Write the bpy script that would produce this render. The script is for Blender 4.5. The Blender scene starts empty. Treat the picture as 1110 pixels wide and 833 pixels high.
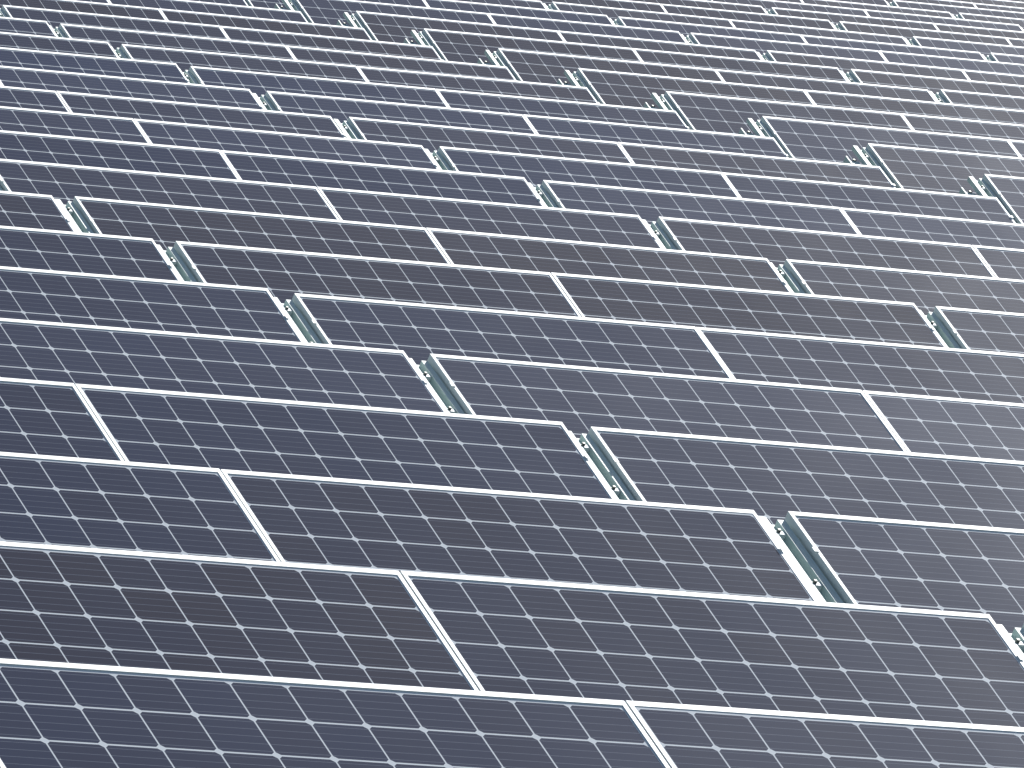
import bpy, math, random, numpy as np
from mathutils import Vector, Matrix
# ---------------- layout of the solar farm (metres / radians)
L=1.99; DG=0.006                    # module length, joint between modules
g=0.122664                          # gap between tables
PIT=4.460474                        # row pitch
th=0.508280                         # module tilt
shr=0.438741                        # sideways stagger of each row per metre
dy,dz=0.3618,0.1277                 # the right-hand block stands back and higher
f=16003.37                          # focal length in px for an 1110 px wide frame
CAM=np.array([-21.478686,-31.388593,2.286203]); yaw,pit,rol=0.542727,0.041328,0.106345
W=2*L+DG+g
fw=np.array([math.sin(yaw)*math.cos(pit),math.cos(yaw)*math.cos(pit),-math.sin(pit)])
r0=np.array([math.cos(yaw),-math.sin(yaw),0]);u0=np.cross(r0,fw)
r=math.cos(rol)*r0+math.sin(rol)*u0; up=np.cross(r,fw)

scn=bpy.context.scene
scn.view_settings.view_transform='Standard'
def link(o,par=None):
    scn.collection.objects.link(o)
    if par: o.parent=par
def newmat(n):
    m=bpy.data.materials.new(n);m.use_nodes=True
    return m,m.node_tree,m.node_tree.nodes['Principled BSDF']
class NB:
    def __init__(s,nt): s.nt=nt
    def n(s,t,**k):
        x=s.nt.nodes.new(t)
        for a,b in k.items(): setattr(x,a,b)
        return x
    def m(s,op,a,b=None,c=None):
        x=s.nt.nodes.new('ShaderNodeMath');x.operation=op
        for i,vv in enumerate((a,b,c)):
            if vv is None: continue
            if isinstance(vv,(int,float)): x.inputs[i].default_value=vv
            else: s.nt.links.new(vv,x.inputs[i])
        return x.outputs[0]
    def mix(s,fac,a,b):
        x=s.nt.nodes.new('ShaderNodeMix');x.data_type='RGBA'
        for i,vv in ((0,fac),(6,a),(7,b)):
            if isinstance(vv,(int,float)): x.inputs[i].default_value=vv
            elif isinstance(vv,tuple): x.inputs[i].default_value=(*vv,1)
            else: s.nt.links.new(vv,x.inputs[i])
        return x.outputs[2]
glass,nt,bs=newmat("solar_cells");b=NB(nt)
uv=b.n('ShaderNodeUVMap');uv.uv_map='UVMap'
sep=b.n('ShaderNodeSeparateXYZ');nt.links.new(uv.outputs[0],sep.inputs[0])
u,v=sep.outputs[0],sep.outputs[1]
fu=b.m('ABSOLUTE',b.m('SUBTRACT',b.m('FRACT',u),.5));fv=b.m('ABSOLUTE',b.m('SUBTRACT',b.m('FRACT',v),.5))
line=b.m('MAXIMUM',b.m('GREATER_THAN',fu,.485),b.m('GREATER_THAN',fv,.479))
ch=b.m('GREATER_THAN',b.m('ADD',fu,fv),.90)
mask=b.m('MAXIMUM',line,ch)
inb=b.m('MAXIMUM',b.m('MAXIMUM',b.m('LESS_THAN',u,0),b.m('GREATER_THAN',u,12)),b.m('MAXIMUM',b.m('LESS_THAN',v,0),b.m('GREATER_THAN',v,6)))
white=b.m('MAXIMUM',mask,inb)
bus=b.m('LESS_THAN',b.m('ABSOLUTE',b.m('SUBTRACT',b.m('FRACT',b.m('MULTIPLY',v,5)),.5)),.035)
oi=b.n('ShaderNodeObjectInfo')
cell_id=b.n('ShaderNodeCombineXYZ')
nt.links.new(b.m('FLOOR',u),cell_id.inputs[0]);nt.links.new(b.m('FLOOR',v),cell_id.inputs[1]);nt.links.new(b.m('MULTIPLY',oi.outputs['Random'],91.0),cell_id.inputs[2])
wn=b.n('ShaderNodeTexWhiteNoise');nt.links.new(cell_id.outputs[0],wn.inputs[0])
att=b.n('ShaderNodeAttribute');att.attribute_name='pid'
pn=b.n('ShaderNodeTexWhiteNoise');pn.noise_dimensions='2D'
cc=b.n('ShaderNodeCombineXYZ');nt.links.new(att.outputs['Fac'],cc.inputs[0]);nt.links.new(oi.outputs['Random'],cc.inputs[1]);nt.links.new(cc.outputs[0],pn.inputs[0])
tone=b.m('ADD',b.m('MULTIPLY',wn.outputs[0],.5),b.m('MULTIPLY',pn.outputs[0],.5))
cellc=b.mix(tone,(.015,.016,.037),(.013,.024,.064))
# broad blue sky reflection painted into the cell colour, patchy by large-scale noise
gp=b.n('ShaderNodeNewGeometry');bn=b.n('ShaderNodeTexNoise');bn.inputs['Scale'].default_value=.055;bn.inputs['Detail'].default_value=2
nt.links.new(gp.outputs['Position'],bn.inputs[0])
mr=b.n('ShaderNodeMapRange');nt.links.new(bn.outputs[0],mr.inputs[0])
for i,x in zip((1,2,3,4),(.42,.64,0,.65)): mr.inputs[i].default_value=x
cellc=b.mix(mr.outputs[0],cellc,(.016,.042,.115))
cellc=b.mix(bus,cellc,(.12,.14,.19))
col=b.mix(white,cellc,(.74,.78,.80))
nt.links.new(col,bs.inputs['Base Color'])
bs.inputs['IOR'].default_value=1.34
bs.inputs['Specular Tint'].default_value=(.50,.74,1,1)   # anti-reflective coating
geo=b.n('ShaderNodeTexCoord');no=b.n('ShaderNodeTexNoise');no.inputs['Scale'].default_value=1.6;no.inputs['Detail'].default_value=5
nt.links.new(geo.outputs['Object'],no.inputs[0])
nt.links.new(b.m('ADD',b.m('MULTIPLY',no.outputs[0],.022),.070),bs.inputs['Roughness'])

alu,nt,bs=newmat("anodised_frame");b=NB(nt)
bs.inputs['Base Color'].default_value=(.76,.80,.79,1);bs.inputs['Roughness'].default_value=.5
galv,nt,bs=newmat("galvanised_steel");b=NB(nt)
no=b.n('ShaderNodeTexNoise');no.inputs['Scale'].default_value=14;no.inputs['Detail'].default_value=5
tc=b.n('ShaderNodeTexCoord');nt.links.new(tc.outputs['Object'],no.inputs[0])
nt.links.new(b.mix(no.outputs[0],(.48,.59,.55),(.70,.79,.75)),bs.inputs['Base Color'])
bs.inputs['Roughness'].default_value=.5
dark,nt,bs=newmat("dark_bolt");bs.inputs['Base Color'].default_value=(.12,.13,.12,1);bs.inputs['Roughness'].default_value=.5;bs.inputs['Metallic'].default_value=.6
grd,nt,bs=newmat("gravel");b=NB(nt)
tc=b.n('ShaderNodeTexCoord');no=b.n('ShaderNodeTexNoise');no.inputs['Scale'].default_value=9;no.inputs['Detail'].default_value=6
nt.links.new(tc.outputs['Object'],no.inputs[0])
n2=b.n('ShaderNodeTexNoise');n2.inputs['Scale'].default_value=.3;nt.links.new(tc.outputs['Object'],n2.inputs[0])
c1=b.mix(no.outputs[0],(.08,.08,.07),(.26,.25,.22));nt.links.new(b.mix(b.m('MULTIPLY',n2.outputs[0],.7),c1,(.07,.10,.04)),bs.inputs['Base Color'])
bs.inputs['Roughness'].default_value=.95
PH=.992;NP=2
ct,st=math.cos(th),math.sin(th)
def S(x,y,z): return (x, y*ct - z*st, y*st + z*ct)
def build(legz,seed,edge=False):
    V=[];Fc=[];mi=[];uvs=[];pid=[]
    rnd=random.Random(seed)
    def face(pts,m,uvc=None,pd=0):
        i=len(V);V.extend(pts);Fc.append(tuple(range(i,i+len(pts))));mi.append(m);uvs.append(uvc or [(0,0)]*len(pts));pid.append(pd)
    def box(x0,x1,y0,y1,z0,z1,m,slope=True):
        T=S if slope else (lambda x,y,z:(x,y,z))
        q=[T(x,y,z) for z in (z0,z1) for y in (y0,y1) for x in (x0,x1)]
        for a in ((0,2,3,1),(4,5,7,6),(0,1,5,4),(2,6,7,3),(0,4,6,2),(1,3,7,5)):
            face([q[k] for k in a],m)
    lip=.013
    for rr in range(NP):
        for k in range(2):
            x0=k*(L+DG)+rnd.uniform(-.0015,.0015);x1=x0+L;y1=-rr*(PH+.02);y0=y1-PH;zo=rnd.uniform(-.002,.002)
            z0,z1=-.036+zo,zo
            tl=lip+.008
            box(x0,x1,y1-tl,y1,z0,z1,1);box(x0,x1,y0,y0+lip,z0,z1,1)
            box(x0,x0+lip,y0+lip,y1-tl,z0,z1,1);box(x1-lip,x1,y0+lip,y1-tl,z0,z1,1)
            px,py=.1632,.1570
            mx=(L-12*px)/2;my=(PH-6*py)/2
            ga,gb,gc,gd=x0+lip,x1-lip,y0+lip,y1-tl
            uu=lambda x:(x-x0-mx)/px; vv=lambda y:(y-y0-my+.004)/py
            # each glass sits very slightly out of true in its frame
            ta,tb=rnd.uniform(-.0008,.0008),rnd.uniform(-.0012,.0012)
            face([S(ga,gc,z1-.003+ta),S(gb,gc,z1-.003-ta),S(gb,gd,z1-.003-ta+tb*.6),S(ga,gd,z1-.003+ta+tb*.6)],0,[(uu(ga),vv(gc)),(uu(gb),vv(gc)),(uu(gb),vv(gd)),(uu(ga),vv(gd))],k+2*rr+1)
            face([S(ga,gd,z1-.010),S(gb,gd,z1-.010),S(gb,gc,z1-.010),S(ga,gc,z1-.010)],1)
    SL=NP*PH+.02
    for y in (-.20,-.80,-1.22,-1.80):
        box(-.004,2*L+DG+.004,y-.03,y+.03,-.042,-.039,2)
        box(-.004,2*L+DG+.004,y-.03,y-.027,-.10,-.042,2)
    # sloping double rail that fills the gap between two tables
    xa,xb=-g+.008,-.012
    box(xa,xb,-SL+.05,-.014,-.050,-.046,2)
    box(xa,xa+.032,-SL+.05,-.014,-.022,-.018,2)
    box(xa,xa+.004,-SL+.05,-.014,-.046,-.022,2)
    box(xa+.028,xa+.032,-SL+.05,-.014,-.036,-.022,2)
    box(xb-.030,xb,-SL+.05,-.022,-.024,-.020,2)
    box(xb-.030,xb-.026,-SL+.05,-.022,-.046,-.024,2)
    for y in (-.10,-.37,-.86,-1.2,-1.75):
        y+=rnd.uniform(-.02,.02)
        box(xa+.034,xb-.032,y-.020,y,-.044,-.024,1)
        box(xa+.040,xa+.050,y-.014,y-.004,-.024,-.012,3)
    if edge:
        box(-.20,-.19,-SL+.05,-.10,-.20,-.05,2)
        box(-.19,-g,-SL+.05,-.06,-.20,-.19,2)
        box(-.19,-.13,-SL+.05,-.16,-.056,-.05,2)
        for y in (-.14,-.30,-.52,-.9):
            box(-.185,-.12,y-.03,y,-.186,-.10,2)
            box(-.17,-.15,y-.02,y-.005,-.10,-.04,3)
    for y in (-.22,-.80,-1.22,-1.8):
        box(-.010,.008,y-.012,y+.012,.0025,.005,1)
        box(2*L+DG-.008,2*L+DG+.008,y-.012,y+.012,.0025,.005,1)
    for x in (-g/2,L*.5,L*1.5):
        for y in (-.35,-1.65):
            yy=y*ct;zz=y*st-.12
            box(x-.03,x+.03,yy-.03,yy+.03,legz,zz,2,False)
        box(x-.02,x+.02,-SL+.1,-.1,-.16,-.108,2)
    me=bpy.data.meshes.new("solar_table")
    me.from_pydata(V,[],Fc)
    for m in (glass,alu,galv,dark): me.materials.append(m)
    me.polygons.foreach_set('material_index',mi)
    ul=me.uv_layers.new(name='UVMap')
    ul.data.foreach_set('uv',[t for fc in uvs for q in fc for t in q])
    a=me.attributes.new('pid','FLOAT','FACE');a.data.foreach_set('value',pid)
    me.update();return me
GZ=-2.2
low=[build(GZ-.1,i) for i in range(6)];high=[build(GZ-dz-.1,i+10) for i in range(6)]
edge=[build(GZ-dz-.1,i+20,True) for i in range(3)]
random.seed(3)
for v in range(-4,32):
    e=bpy.data.objects.new("solar_panel_row",None);e.location=(0,v*PIT,0);link(e)
    xc=CAM[0]+math.tan(yaw)*(v*PIT-CAM[1])
    nc=(xc-shr*v*PIT)/W
    for n in range(int(nc)-5,int(nc)+7):
        hi=n>=2
        o=bpy.data.objects.new("panel_table",random.choice(edge if n==2 else high if hi else low))
        o.location=(n*W+shr*v*PIT+random.uniform(-.004,.004),(dy if hi else 0)+random.uniform(-.01,.01),(dz if hi else 0)+random.uniform(-.004,.004))
        o.rotation_euler=(random.uniform(-.007,.007),random.uniform(-.0018,.0018),0)
        link(o,e)
me=bpy.data.meshes.new("ground");s=1500
me.from_pydata([(-s,-s,GZ),(s,-s,GZ),(s,s,GZ),(-s,s,GZ)],[],[(0,1,2,3)]);me.materials.append(grd)
link(bpy.data.objects.new("ground",me))
cd=bpy.data.cameras.new("camera");cd.sensor_width=36;cd.lens=f/1110*36;cd.clip_end=5000;cd.clip_start=.5
co=bpy.data.objects.new("camera",cd);link(co);scn.camera=co
Rm=Matrix(((r[0],up[0],-fw[0]),(r[1],up[1],-fw[1]),(r[2],up[2],-fw[2]))).to_4x4()
co.matrix_world=Matrix.Translation(Vector(CAM))@Rm
# sun: high, ahead and to the right, so the glass catches its glare towards the far right
nn=np.array([0,-st,ct])
t=math.tan(math.radians(9.5))
d=fw+r*t*.72+up*t*.69;d/=np.linalg.norm(d)
sd=d-2*(d@nn)*nn
el=math.asin(sd[2]);az=math.atan2(sd[0],sd[1])
sl=bpy.data.lights.new("sun",'SUN');sl.energy=5;sl.angle=math.radians(.5);sl.color=(1,.985,.96)
so=bpy.data.objects.new("sun",sl);link(so);so.rotation_euler=Vector(sd).to_track_quat('Z','Y').to_euler()
w=bpy.data.worlds.new("World");scn.world=w;w.use_nodes=True
nt=w.node_tree;bg=nt.nodes['Background'];sk=nt.nodes.new('ShaderNodeTexSky');sk.sky_type='NISHITA';sk.sun_disc=False
sk.sun_elevation=el;sk.sun_rotation=az
nt.links.new(sk.outputs[0],bg.inputs[0]);bg.inputs[1].default_value=.09
